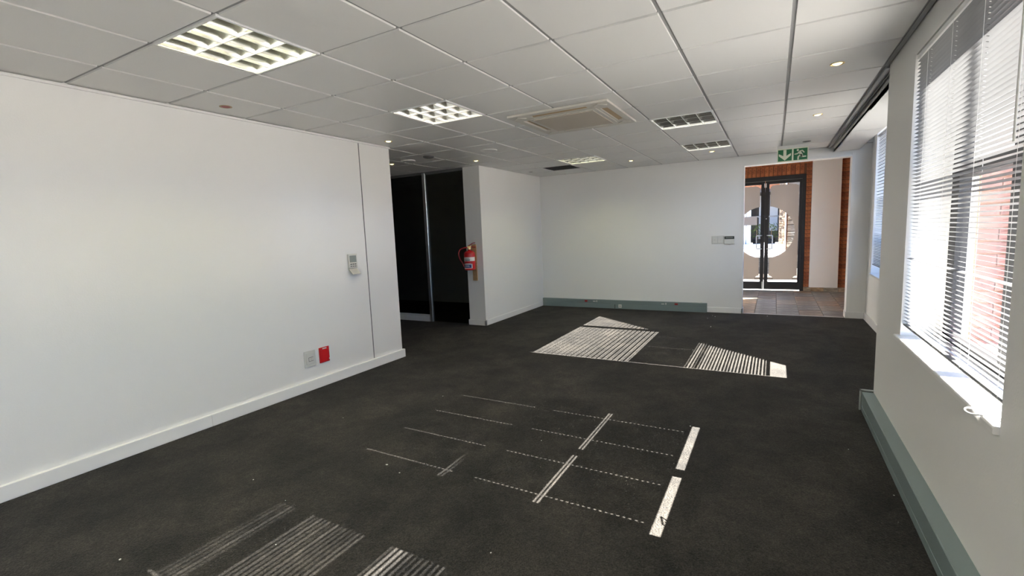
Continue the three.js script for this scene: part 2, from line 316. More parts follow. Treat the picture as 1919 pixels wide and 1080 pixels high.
blind('white venetian blind on the window beside the camera, mostly outside the picture', 3.055, 0.473, 1.978, 0.83, 2.40, [1.12, 1.42, 1.80],
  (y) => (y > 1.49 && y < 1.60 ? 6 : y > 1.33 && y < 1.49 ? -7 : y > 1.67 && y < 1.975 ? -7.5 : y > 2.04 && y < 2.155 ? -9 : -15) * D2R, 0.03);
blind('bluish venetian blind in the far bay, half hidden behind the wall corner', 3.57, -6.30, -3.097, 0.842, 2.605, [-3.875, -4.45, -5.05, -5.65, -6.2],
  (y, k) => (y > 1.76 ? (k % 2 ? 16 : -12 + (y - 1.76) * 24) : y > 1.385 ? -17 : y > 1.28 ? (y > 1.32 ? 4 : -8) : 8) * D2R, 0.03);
{ // end of the blind's pull cord lying over the edge of the sill
  const c = obj('pull_cord', tube([[3.07, 0.80, -0.29], [3.03, 0.766, -0.30], [2.998, 0.766, -0.325], [2.985, 0.762, -0.33], [2.980, 0.756, -0.315], [2.990, 0.755, -0.285], [3.006, 0.762, -0.265], [3.04, 0.768, -0.25], [3.06, 0.766, -0.2]], 0.0034, 48), M.cord);
  tag(c, 'thin white cord loop hanging over the edge of the window sill', 'cord');
}

// ------------------------------------------------------------------ trunking
{
  const t = thing('cable_trunking', 'blue-grey two-lid cable trunking along the right wall under the window', 'trunking', [0, 0, 0]);
  const z0 = -2.405, z1 = 4.38, x0 = 2.958, h = 0.152;
  obj('body', [bx(x0 + 0.004, XR, 0, h - 0.001, z0, z1)], M.trunk, t);
  obj('lid', rbx(x0, x0 + 0.012, 0.052, h, z0, z1, 0.003), M.trunk, t);
  obj('lid', rbx(x0 + 0.001, x0 + 0.012, 0.0, 0.047, z0, z1, 0.003), M.trunkLid, t);
  obj('top_lid', rbx(x0 + 0.004, XR, h - 0.004, h + 0.001, z0, z1, 0.002), M.trunkLid, t);
  const e = obj('end_frame', [bx(x0 - 0.010, XR, h + 0.004, h + 0.013, -2.437, -2.418), bx(x0 - 0.010, x0 - 0.001, 0, h + 0.013, -2.437, -2.418), bx(x0, XR, 0, h + 0.004, -2.437, -2.433)], M.trunkEnd, t);
  e.userData.label = 'pale grey end frame';
  obj('gap', bx(x0 + 0.006, XR, 0, h - 0.002, -2.43, -2.40), M.dark, t);
}
{
  const t = thing('cable_trunking', 'blue-grey cable trunking with red and white outlets along the far wall', 'trunking', [0, 0, 0]);
  const zf = ZF + 0.062, x0 = -1.757, x1 = 1.347, h = 0.16;
  obj('body', bx(x0, x1, 0, h - 0.001, ZF, zf - 0.004), M.trunk, t);
  obj('lid', rbx(x0, x1, 0.088, h, zf - 0.012, zf, 0.003), M.trunk, t);
  obj('lid', [rbx(x0, -0.268, 0.0, 0.084, zf - 0.012, zf, 0.003), rbx(-0.258, 1.14, 0.0, 0.084, zf - 0.012, zf, 0.003), rbx(1.142, x1, 0, 0.084, zf - 0.012, zf, 0.003)], M.trunkLid, t);
  const outlet = (n, x, y, w, hh, m, label) => { const o = obj(n, [rbx(x - w / 2, x + w / 2, y - hh / 2, y + hh / 2, zf - 0.004, zf + 0.005, 0.002)], m, t); o.userData.label = label; return o; };
  outlet('outlet', -0.83, 0.128, 0.055, 0.036, M.redDark, 'small dark red outlet');
  outlet('outlet', -0.665, 0.126, 0.05, 0.018, M.plastic, 'white outlet'); outlet('outlet', -0.615, 0.13, 0.017, 0.034, M.plastic, 'white rocker switch');
  outlet('outlet', 0.615, 0.122, 0.05, 0.014, M.plastic, 'white outlet'); outlet('outlet', 0.668, 0.128, 0.017, 0.034, M.plastic, 'white rocker switch');
  outlet('outlet', 0.845, 0.128, 0.055, 0.032, M.redDark, 'small dark red outlet');
  const p = outlet('data_point', -0.163, 0.052, 0.062, 0.062, M.plastic, 'square white data point');
  obj('socket_hole', [bx(-0.176, -0.166, 0.045, 0.06, zf + 0.004, zf + 0.0056), bx(-0.160, -0.150, 0.045, 0.06, zf + 0.004, zf + 0.0056)], M.slotGrey, p);
  obj('lid_gap', bx(-0.268, -0.258, 0.004, 0.08, zf - 0.008, zf - 0.003), M.dark, t);
  obj('screw_cap', rbx(1.235, 1.275, h, h + 0.012, ZF + 0.01, ZF + 0.03, 0.004), M.plastic, t);
}

// ------------------------------------------------------------------ recessed lights with louvres
function vBlade(len, top, h, straight) {                                       // section: broad above, thin below, concave flanks; runs along z
  const L = [], n = 5; for (let k = 0; k <= n; k++) { const f = k / n; L.push([0.003 + (top / 2 - 0.003) * (straight ? f : f * f), h * f]); }
  const pts = [...L, ...L.map(([x, y]) => [-x, y]).reverse()];
  return toCreasedNormals(extr(poly(pts), len).translate(0, 0, -len / 2), 0.7);
}
const blX = vBlade(0.555, 0.056, 0.050), blZ = vBlade(0.555, 0.066, 0.050).rotateY(Math.PI / 2), halfB = vBlade(0.555, 0.056, 0.050), halfZ = vBlade(0.555, 0.060, 0.050).rotateY(Math.PI / 2);
const blV = vBlade(0.555, 0.064, 0.050, true).rotateY(Math.PI / 2), blL = vBlade(0.555, 0.040, 0.050, true);
const tubeG = cyl(0.008, 0.008, 0.53, 12).rotateX(Math.PI / 2);
function louvreLight(i, j, label, tubeMat, power, deep) {
  const t = thing('louvre_light', label, 'ceiling light', [i * 0.6 + 0.3, H, -j * 0.6 - 0.3]);
  const o = 0.296, q = 0.28;
  obj('frame', [bx(-o, o, -0.004, 0.008, -o, -q), bx(-o, o, -0.004, 0.008, q, o), bx(-o, -q, -0.004, 0.008, -q, q), bx(q, o, -0.004, 0.008, -q, q)], M.whiteMetal, t);
  obj('housing', [bx(-o, o, 0.088, 0.094, -o, o), bx(-o, -q - 0.002, 0.008, 0.088, -o, o), bx(q + 0.002, o, 0.008, 0.088, -o, o), bx(-q, q, 0.008, 0.088, -o, -q - 0.002), bx(-q, q, 0.008, 0.088, q + 0.002, o)], M.whiteMetal, t);
  for (const x of [-0.14, 0, 0.14]) { const b = obj('blade', deep ? blL : blX, M.alu, t); b.position.set(x, 0, 0); }
  for (const x of [-0.28, 0.28]) { const b = obj('blade', halfB, M.alu, t); b.position.set(x * 0.998, 0, 0); }
  for (const z of [-0.093, 0.093]) { const b = obj('blade', deep ? blV : blZ, M.alu, t); b.position.set(0, 0.0005, z); }
  for (const z of [-0.28, 0.28]) { const b = obj('blade', halfZ, M.alu, t); b.position.set(0, 0.0005, z * 0.998); }
  for (const x of [-0.21, -0.07, 0.07, 0.21]) { const b = obj('lamp_tube', tubeG, tubeMat, t); b.position.set(x, 0.070, 0); }
  if (power) { const l = new THREE.RectAreaLight(tubeMat.emissive, power, 0.54, 0.54); l.position.set(t.position.x, H + 0.056, t.position.z); l.lookAt(t.position.x, 0, t.position.z); scene.add(l); }
  return t;
}
louvreLight(-1, -1, 'square louvred ceiling light glowing yellow, nearest of the lights, over the left wall', M.tubeOn, 2.6);
louvreLight(-1, 2, 'square louvred ceiling light glowing cream, just left of the ceiling air unit', M.tubeWarm, 2.4);
louvreLight(2, 5, 'square mirror-louvred ceiling light with dark cells, nearest right of the ceiling air unit', M.tubeWhite, 1.6, true);
louvreLight(2, 8, 'square mirror-louvred ceiling light with dark cells, beside a small downlight at the far wall', M.tubeWhite, 1.6, true);
louvreLight(-1, 8, 'square louvred ceiling light shining white, touching the dark air grille at the far end', M.tubeOn, 2.0);

louvreLight(2, -4, 'added unseen louvred fill light behind the camera on the window side', M.tubeWhite, 3.2);  // this and the next three: unseen lights added as fill for the walls
louvreLight(-1, -5, 'added unseen louvred fill light behind the camera on the left side', M.tubeWhite, 3.2);
louvreLight(-1, -7, 'added unseen louvred fill light in the back left corner behind the camera', M.tubeWhite, 3.2);
louvreLight(2, -7, 'added unseen louvred fill light at the back wall behind the camera', M.tubeWhite, 3.2);
{ // return-air grille
  const t = thing('air_grille', 'dark grey square air grille in the ceiling near the far left corner', 'vent', [-0.9, H, -5.7]);
  obj('frame', [bx(-0.295, 0.295, -0.003, 0.008, -0.295, -0.262), bx(-0.295, 0.295, -0.003, 0.008, 0.262, 0.295), bx(-0.295, -0.262, -0.003, 0.008, -0.262, 0.262), bx(0.262, 0.295, -0.003, 0.008, -0.262, 0.262)], M.tile, t);
  obj('backing', bx(-0.27, 0.27, 0.03, 0.034, -0.27, 0.27), M.slotGrey, t);
  const sg = bx(-0.265, 0.265, -0.0005, 0.0005, -0.011, 0.011).rotateX(0.6);
  for (let k = 0; k < 22; k++) { const s = obj('slat', sg, M.slotGrey, t); s.position.set(0, 0.008, -0.252 + k * 0.024); }
}

// downlights
function downlight(x, z, label) {
  const t = thing('downlight', label, 'downlight', [x, H, z]);
  obj('rim', new THREE.LatheGeometry([[0.030, 0.012], [0.034, -0.001], [0.040, -0.004], [0.044, -0.003], [0.045, 0.001], [0.03, 0.004]].map((p) => new THREE.Vector2(...p)), 32), M.gold, t);
  obj('lamp', new THREE.LatheGeometry([[0.0001, -0.010], [0.014, -0.009], [0.024, -0.005], [0.031, 0.001], [0.031, 0.010], [0.0001, 0.010]].map((p) => new THREE.Vector2(...p)), 24), M.bulb, t);
  const l = new THREE.SpotLight(rgb(1, 0.82, 0.45), 0.012, 6, 0.7, 0.6, 2); l.position.set(x, H - 0.012, z); l.target.position.set(x, 0, z); l.shadow.radius = 1.5; scene.add(l, l.target);
}
downlight(2.693, -2.125, 'gold-rimmed downlight nearest the window blind, in the ceiling strip along the right wall');
downlight(2.699, -3.919, 'gold-rimmed downlight second from the camera in the ceiling strip along the right wall');
downlight(1.5, -5.72, 'small lit downlight right behind the farther dark louvred light');
downlight(0.289, -5.75, 'small lit downlight at the far wall, right of the white louvred light');
downlight(-1.544, -3.995, 'small lit downlight above the corner that carries the fire extinguisher');
downlight(-1.489, -2.117, 'small lit downlight at the end of the left wall, nearest the corner');
downlight(-2.625, -3.38, 'lit downlight in the dark corridor ceiling, half hidden by the left wall');

// round ceiling fittings
function roundFit(name, label, cat, x, z, prof, m, inner) {
  const t = thing(name, label, cat, [x, H, z]);
  obj('body', new THREE.LatheGeometry(prof.map((p) => new THREE.Vector2(...p)), 40), m, t);
  if (inner) obj(inner[0], new THREE.LatheGeometry(inner[1].map((p) => new THREE.Vector2(...p)), 40), inner[2], t);
}
roundFit('ceiling_speaker', 'white round ceiling speaker ring between the corridor and the air unit', 'speaker', -0.93, -3.37, [[0.105, 0.001], [0.105, -0.006], [0.098, -0.011], [0.088, -0.010], [0.082, -0.003], [0.0001, -0.003]], M.tile);
roundFit('ceiling_speaker', 'white round ceiling diffuser in the dark corridor ceiling', 'speaker', -2.235, -3.295, [[0.10, 0.001], [0.10, -0.012], [0.09, -0.016], [0.07, -0.010], [0.0001, -0.010]], M.tile);
roundFit('smoke_detector', 'dark round detector on the ceiling at the corridor mouth', 'detector', -1.80, -3.21, [[0.075, 0.001], [0.075, -0.012], [0.06, -0.022], [0.03, -0.03], [0.0001, -0.032]], M.slotGrey);
roundFit('empty_downlight', 'small dark hole of a missing downlight above the left wall', 'downlight', -1.476, -0.296, [[0.045, 0.001], [0.045, -0.003], [0.034, -0.003]], M.vane, ['hole', [[0.034, -0.0022], [0.0001, -0.0022]], M.redDark]);
roundFit('empty_downlight', 'unlit grey downlight in the ceiling above the exit sign', 'downlight', 2.696, -5.75, [[0.05, 0.001], [0.05, -0.005], [0.036, -0.005]], M.grid, ['lamp', [[0.036, -0.0042], [0.0001, -0.0042]], M.slotGrey]);
roundFit('empty_downlight', 'unlit grey downlight in the ceiling at the far left corner', 'downlight', -1.518, -5.753, [[0.05, 0.001], [0.05, -0.005], [0.036, -0.005]], M.tile, ['lamp', [[0.036, -0.0042], [0.0001, -0.0042]], M.slotGrey]);

// ------------------------------------------------------------------ cassette air conditioner
{
  const t = thing('air_conditioner', 'square beige-stained cassette air conditioner in the middle of the ceiling', 'air conditioner', [0.615, H, -2.435]);
  const s = poly([[-0.475, -0.475], [0.475, -0.475], [0.475, 0.475], [-0.475, 0.475]]);
  const slot = (cx, cy, hx, hy) => { const h = new THREE.Path(); h.moveTo(cx - hx, cy - hy); h.lineTo(cx + hx, cy - hy); h.lineTo(cx + hx, cy + hy); h.lineTo(cx - hx, cy + hy); h.closePath(); return h; };
  for (const [a, b, c, d] of [[0, 0.385, 0.27, 0.032], [0, -0.385, 0.27, 0.032], [0.385, 0, 0.032, 0.27], [-0.385, 0, 0.032, 0.27]]) s.holes.push(slot(a, b, c, d));
  obj('fascia', boxUV(extr(s, 0.014, 0.003).rotateX(Math.PI / 2).translate(0, -0.005, 0)), M.cassette, t);
  obj('duct', bx(-0.43, 0.43, -0.0045, -0.002, -0.43, 0.43), M.dark, t);
  for (const [x, z, r] of [[0, 0.385, 0], [0, -0.385, Math.PI], [0.385, 0, Math.PI / 2], [-0.385, 0, -Math.PI / 2]]) {
    const v = obj('vane', rbx(-0.262, 0.262, -0.0015, 0.0015, -0.026, 0.026, 0.001).rotateX(-0.26), M.vane, t); v.position.set(x, -0.0125, z); v.rotation.y = r;
  }
  const pan = new THREE.Shape(); { const a = 0.33, r = 0.03; pan.moveTo(-a + r, -a); pan.lineTo(a - r, -a); pan.quadraticCurveTo(a, -a, a, -a + r); pan.lineTo(a, a - r); pan.quadraticCurveTo(a, a, a - r, a); pan.lineTo(-a + r, a); pan.quadraticCurveTo(-a, a, -a, a - r); pan.lineTo(-a, -a + r); pan.quadraticCurveTo(-a, -a, -a + r, -a); }
  obj('intake_border', boxUV(extr(pan, 0.003, 0.002).rotateX(Math.PI / 2).translate(0, -0.026, 0)), M.cassette, t);
  const g = obj('intake_panel', rbx(-0.295, 0.295, -0.0365, -0.030, -0.295, 0.295, 0.003), M.cassettePanel, t); g.userData.label = 'brown-stained intake panel';
  for (const [x, z] of [[-0.385, -0.385], [0.385, -0.385], [0.385, 0.385], [-0.385, 0.385]]) { const c = obj('corner_cap', rbx(-0.045, 0.045, -0.0295, -0.024, -0.045, 0.045, 0.002), M.cassette, t); c.position.set(x, 0, z); c.rotation.y = Math.PI / 4; }
}

// ------------------------------------------------------------------ exit sign
{
  const t = thing('exit_sign', 'green and cream exit sign with arrow and running figure hanging over the doorway', 'sign', [2.538, 2.347, -5.96]);
  obj('board', rbx(-0.19, 0.19, 0, 0.186, -0.004, 0.004, 0.002), M.signCream, t);
  obj('hanging_strip', bx(-0.192, 0.192, 0.186, H - 2.347 + 0.002, -0.002, 0.002), M.plastic, t);
  obj('panel', rbx(-0.180, -0.008, 0.014, 0.172, 0.003, 0.0055, 0.001), M.signGreen, t);
  obj('panel', rbx(0.012, 0.180, 0.014, 0.172, 0.003, 0.0055, 0.001), M.signGreen, t);
  const arrow = poly([[-0.114, 0.168], [-0.114, 0.085], [-0.170, 0.118], [-0.170, 0.088], [-0.095, 0.022], [-0.020, 0.088], [-0.020, 0.118], [-0.076, 0.085], [-0.076, 0.168]]);
  obj('arrow', extr(arrow, 0.001).translate(0, 0, 0.0056), M.signCream, t);
  const limb = (pts, w) => { const gs = []; for (let k = 0; k + 1 < pts.length; k++) { const [x0, y0] = pts[k], [x1, y1] = pts[k + 1], l = Math.hypot(x1 - x0, y1 - y0), nx = -(y1 - y0) / l * w / 2, ny = (x1 - x0) / l * w / 2; gs.push(extr(poly([[x0 + nx, y0 + ny], [x1 + nx, y1 + ny], [x1 - nx, y1 - ny], [x0 - nx, y0 - ny]]), 0.001)); gs.push(new THREE.CylinderGeometry(w / 2, w / 2, 0.001, 12).rotateX(Math.PI / 2).translate(x1, y1, 0.0005)); } return gs; };
  const X = (px) => 0.012 + (px - 860) / (1305 - 860) * 0.168, Y = (py, px) => 0.172 - (py - (345 - (px - 860) * 0.085)) / 385 * 0.158;
  const P = (px, py) => [X(px), Y(py, px)];
  const head = new THREE.CylinderGeometry(0.014, 0.014, 0.001, 20).rotateX(Math.PI / 2).translate(...P(995, 388), 0.0005);
  obj('figure', [head, ...limb([P(1040, 430), P(1120, 545)], 0.034), ...limb([P(1050, 425), P(1140, 400), P(1195, 460)], 0.015), ...limb([P(1030, 440), P(1000, 505), P(905, 525)], 0.015), ...limb([P(1100, 540), P(1015, 605), P(1010, 690)], 0.019), ...limb([P(1125, 545), P(1120, 605), P(1250, 595)], 0.017)].map((g) => g.translate(0, 0, 0.0056)), M.signCream, t);
}

// ------------------------------------------------------------------ things on the walls
{
  const t = thing('room_controller', 'small grey wall controller with open flap near the end of the left wall', 'controller', [XL, 1.15, -1.672]);
  t.rotation.y = Math.PI / 2;
  obj('case', rbx(-0.06, 0.06, 0.03, 0.185, 0, 0.02, 0.004), M.plasticCream, t);
  obj('screen', rbx(-0.046, 0.046, 0.095, 0.168, 0.017, 0.022, 0.002), M.screen, t);
  obj('button_row', [-0.03, 0, 0.03].flatMap((x) => [rbx(x - 0.011, x + 0.011, 0.068, 0.080, 0.018, 0.023, 0.002), rbx(x - 0.011, x + 0.011, 0.046, 0.056, 0.018, 0.023, 0.002)]), M.slotGrey, t);
  obj('flap', rbx(-0.057, 0.057, -0.05, 0.035, -0.0025, 0.0025, 0.002).rotateX(-0.75).translate(0, 0.0, 0.032), M.plasticCream, t);
}
{
  const t = thing('wall_socket', 'square white socket outlet low on the left wall beside a red plate', 'socket', [XL, 0.318, -1.03]);
  t.rotation.y = Math.PI / 2;
  obj('plate', rbx(-0.066, 0.066, -0.082, 0.082, 0, 0.009, 0.004), M.plastic, t);
  obj('insert', rbx(-0.046, 0.046, -0.055, 0.055, 0.006, 0.012, 0.003), M.plastic, t);
  obj('plug_recess', [bx(-0.02, 0.035, 0.012, 0.016, 0.0118, 0.0126), bx(-0.02, 0.035, -0.026, -0.022, 0.0118, 0.0126), bx(-0.02, -0.016, -0.026, 0.016, 0.0118, 0.0126)], M.slotGrey, t);
  obj('rocker', rbx(0.005, 0.032, -0.012, 0.006, 0.011, 0.017, 0.002), M.plasticCream, t);
}
{
  const t = thing('red_socket_plate', 'bright red square socket plate low on the left wall', 'socket', [XL, 0.32, -1.205]);
  t.rotation.y = Math.PI / 2;
  obj('plate', rbx(-0.062, 0.062, -0.08, 0.08, 0, 0.010, 0.004), M.red, t);
  obj('cover', rbx(-0.05, 0.05, -0.066, 0.056, 0.008, 0.014, 0.003), M.red, t);
  const w = obj('label_strip', rbx(-0.022, 0.028, 0.060, 0.071, 0.008, 0.0115, 0.001), M.plastic, t); w.userData.label = 'white label strip';
  obj('chip', rbx(0.044, 0.06, -0.064, -0.044, 0.008, 0.0116, 0.001), M.plastic, t);
}
{
  const t = thing('light_switch', 'white double light switch on the far wall left of the keypad', 'switch', [1.503, 1.242, ZF]);
  obj('plate', rbx(-0.092, 0.092, -0.068, 0.068, 0, 0.01, 0.004), M.plastic, t);
  for (const x of [-0.042, 0.044]) { const p = obj('module', rbx(x - 0.038, x + 0.038, -0.055, 0.055, 0.007, 0.014, 0.003), M.plastic, t); obj('rocker', rbx(x - 0.010, x + 0.010, -0.012, 0.012, 0.012, 0.018, 0.002), M.plasticCream, p); }
}
{
  const t = thing('alarm_keypad', 'white alarm keypad with a black display on the far wall beside the doorway', 'keypad', [1.684, 1.235, ZF]);
  obj('case', rbx(-0.08, 0.08, -0.07, 0.068, 0, 0.026, 0.006), M.plastic, t);
  obj('display', rbx(-0.074, 0.074, 0.014, 0.06, 0.022, 0.0275, 0.002), M.black, t);
  obj('readout', rbx(-0.055, 0.055, 0.03, 0.045, 0.0268, 0.0282, 0.0006), M.screen, t);
  obj('flap', rbx(-0.076, 0.076, -0.066, 0.008, 0.022, 0.030, 0.003), M.plastic, t);
  obj('latch', rbx(-0.012, 0.012, -0.078, -0.066, 0.004, 0.02, 0.003), M.plasticCream, t);
}

// fire extinguisher and its backboard
tag(obj('backboard', rbx(-1.972, -1.886, 0.745, 1.335, -4.416, -4.398, 0.003), M.wood), 'narrow upright wooden board behind the fire extinguisher', 'board');
{
  const t = thing('fire_extinguisher', 'red fire extinguisher with white and blue labels hanging on a wooden board', 'extinguisher', [-1.952, 0.925, -4.302]);
  t.rotation.y = 0.42;
  const R = 0.088;
  obj('cylinder', new THREE.LatheGeometry([[0.0001, 0], [0.06, 0], [0.08, 0.006], [R, 0.02], [R, 0.255], [0.085, 0.275], [0.072, 0.295], [0.05, 0.307], [0.03, 0.313], [0.022, 0.316], [0.022, 0.335], [0.0001, 0.335]].map((p) => new THREE.Vector2(...p)), 40), M.red, t);
  const band = (y0, y1, a0, a1, m) => new THREE.CylinderGeometry(R + 0.0008, R + 0.0008, y1 - y0, 40, 1, true, a0, a1 - a0).translate(0, (y0 + y1) / 2, 0);
  const lab = std({ color: rgb(0.72, 0.72, 0.70), roughness: 0.5, side: THREE.DoubleSide }), blue = std({ color: rgb(0.02, 0.045, 0.20), roughness: 0.5, side: THREE.DoubleSide }), ink = std({ color: rgb(0.03, 0.03, 0.03), roughness: 0.6, side: THREE.DoubleSide });
  const w1 = obj('label', band(0.15, 0.212, -1.5, 1.35), lab, t); w1.userData.label = 'white label band';
  const w2 = obj('label', band(0.034, 0.105, -1.45, 0.62), lab, t); w2.userData.label = 'white bordered lower label';
  const bl = obj('label_print', [new THREE.CylinderGeometry(R + 0.0014, R + 0.0014, 0.052, 30, 1, true, -1.35, 1.8).translate(0, 0.068, 0)], blue, t); bl.userData.label = 'blue label field';
  const lines = []; for (const [y, h, a0, a1] of [[0.196, 0.006, -0.8, 0.15], [0.168, 0.016, -0.9, 0.2]]) lines.push(new THREE.CylinderGeometry(R + 0.0013, R + 0.0013, h, 20, 1, true, a0, a1 - a0).translate(0, y, 0));
  obj('label_print', lines, ink, t);
  const wl = []; for (const [y, a0, a1] of [[0.078, -0.9, 0.0], [0.062, -1.0, 0.1], [0.112, -0.7, 0.3]]) wl.push(new THREE.CylinderGeometry(R + 0.002, R + 0.002, 0.006, 20, 1, true, a0, a1 - a0).translate(0, y, 0));
  obj('label_print', wl, lab, t);
  const v = obj('valve', [cyl(0.024, 0.026, 0.03, 20).translate(0, 0.35, 0), rbx(-0.03, 0.03, 0.355, 0.39, -0.016, 0.016, 0.004)], M.brass, t); v.userData.label = 'brass valve';
  obj('carry_handle', tube([[-0.02, 0.372, 0], [0.03, 0.376, 0], [0.08, 0.372, 0], [0.105, 0.368, 0]], 0.008, 16), M.redDark, t);
  obj('squeeze_lever', tube([[-0.03, 0.38, 0], [0.01, 0.402, 0], [0.06, 0.43, 0], [0.1, 0.437, 0]], 0.007, 16), M.redDark, t);
  const h = obj('hose', tube([[-0.03, 0.365, 0.0], [-0.09, 0.362, 0.01], [-0.15, 0.335, 0.01], [-0.175, 0.27, 0.01], [-0.16, 0.19, 0.01], [-0.12, 0.12, 0.015], [-0.096, 0.06, 0.02]], 0.0105, 40, 10), M.redDark, t); h.userData.label = 'dark red hose';
}

// ------------------------------------------------------------------ glass partition by the corridor
{
  const t = thing('glass_partition', 'dark glass office partition with a silver post and white bottom rail', 'partition', [0, 0, -4.45]);
  obj('post', [rbx(-2.937, -2.868, 0, 2.56, -0.03, 0.035, 0.012, 3)], M.silver, t);
  obj('bottom_rail', [rbx(-6.2, -2.937, 0.0, 0.105, -0.022, 0.03, 0.004), rbx(-6.2, -2.94, 0.11, 0.125, -0.012, 0.012, 0.003)], M.whiteMetal, t);
  obj('head_rail', [rbx(-6.2, -2.085, 2.535, 2.575, -0.025, 0.025, 0.003)], M.slotGrey, t);
  obj('pane', new THREE.PlaneGeometry(3.26, 2.41).translate(-4.568, 1.33, 0), M.tinted, t);
  obj('added_tint_pane', bx(-2.866, -2.087, 0.008, 2.53, -0.005, 0.005), M.addedTint, t);  // tinted sheet added across the open doorway to darken the room behind
}

// ------------------------------------------------------------------ lobby behind the doorway
const ZL = -9.85;
const lobbyFloor = struct('floor_lobby', bx(0.9, 3.9, -0.12, -0.012, ZL - 0.1, ZF - 0.03), M.grout);
{
  const geos = {}, tw = 0.325, td = 0.565; let r = 0;
  for (let z = ZF - 0.05; z > ZL; z -= td, r++) for (let x = 1.095; x < 3.66; x += tw) {
    const x1 = Math.min(x + tw, 3.66), z1 = Math.max(z - td, ZL), k = (x1 - x).toFixed(2) + (z - z1).toFixed(2);
    geos[k] ??= rbx(-(x1 - x) / 2 + 0.004, (x1 - x) / 2 - 0.004, -0.008, 0.008, -(z - z1) / 2 + 0.004, (z - z1) / 2 - 0.004, 0.003, 1);
    const g = geos[k], m = new THREE.Mesh(g, slates[Math.floor(rnd() * slates.length)]);
    m.name = 'floor_tile'; m.position.set((x + x1) / 2, -0.010 + rr(-0.001, 0.001), (z + z1) / 2); m.rotation.set(rr(-0.004, 0.004), rnd() < 0.5 ? Math.PI : 0, rr(-0.004, 0.004)); lobbyFloor.add(m);
  }
}
struct('threshold', rbx(1.888, 3.318, -0.01, 0.004, ZF - 0.06, ZF - 0.02, 0.003), M.plastic);
struct('wall_lobby_side', [bx(3.66, 3.9, 0, 2.9, ZL - 0.2, -8.54), bx(3.66, 3.9, 0, 0.87, -8.54, ZF - 0.2), bx(3.66, 3.9, 2.25, 2.9, -8.54, ZF - 0.2)], bricks[0]);
windowUnit(4, 3.78, -8.54, ZF - 0.2, 0.87, 2.25, [[-7.7, 0.06]], null, 0.03, 0.03, 0.04, 0.03);
struct('wall_lobby_left', bx(0.9, 1.1, 0, 2.9, ZL - 0.2, ZF - 0.2), M.wall);
struct('ceiling_lobby', bx(0.9, 3.9, 2.8, 2.95, ZL - 0.2, ZF - 0.2), M.plaster);
const lobbyWall = struct('wall_lobby_back', [bx(0.9, 1.39, 0, 2.9, ZL - 0.2, ZL), bx(1.39, 2.9, 2.485, 2.9, ZL - 0.2, ZL), bx(2.9, 3.9, 0, 2.9, ZL - 0.2, ZL)], M.mortar);
{
  const geo = {};
  const brick = (parent, x, y, z, w, h) => {
    const k = w.toFixed(3) + ',' + h.toFixed(3); geo[k] ??= rbx(-w / 2, w / 2, -h / 2, h / 2, -0.02, 0.009, 0.003, 1);
    const m = new THREE.Mesh(geo[k], bricks[Math.floor(rnd() * bricks.length)]); m.name = 'brick'; m.position.set(x, y, z + rr(-0.002, 0.002)); parent.add(m);
  };
  for (let x = 1.43; x < 2.90; x += 0.082) brick(lobbyWall, x, 2.59, ZL, 0.072, 0.205);                 // soldier course over the doors
  for (let k = 0, y = 2.735; y < 2.8; y += 0.082, k++) for (let x = 1.39 + (k % 2) * 0.11; x < 2.9; x += 0.232) brick(lobbyWall, x + 0.111, y, ZL, 0.222, 0.072);
  for (let k = 0, y = 0.125; y < 2.8; y += 0.082, k++) {
    brick(lobbyWall, 2.953, y, ZL, k % 2 ? 0.10 : 0.098, 0.072);
    brick(lobbyWall, 3.585, y, ZL, k % 2 ? 0.14 : 0.138, 0.072);
  }
  const side = scene.getObjectByName('wall_lobby_side');
  for (let k = 0, y = 0.125; y < 2.8; y += 0.082, k++) for (let z = ZL + 0.006 + (k % 2) * 0.11; z < -9.3; z += 0.232) {
    const g = (geo.side ??= rbx(-0.009, 0.02, -0.036, 0.036, -0.111, 0.111, 0.003, 1)); const m = new THREE.Mesh(g, bricks[Math.floor(rnd() * bricks.length)]); m.name = 'brick'; m.position.set(3.66, y, z + 0.111); side.add(m);
  }
}
struct('wall_panel', rbx(3.006, 3.514, 0.085, 2.8, ZL - 0.02, ZL + 0.055, 0.004), M.wall);
{
  const sk = structGroup('baseboard_lobby'); let c = 0;
  for (const [a, b] of [[2.905, 3.03], [3.033, 3.27], [3.273, 3.52], [3.523, 3.658]]) obj('skirting_tile', rbx(a, b, 0, 0.084, ZL, ZL + 0.065, 0.003), slates[[0, 2, 1, 3][c++]], sk);
}
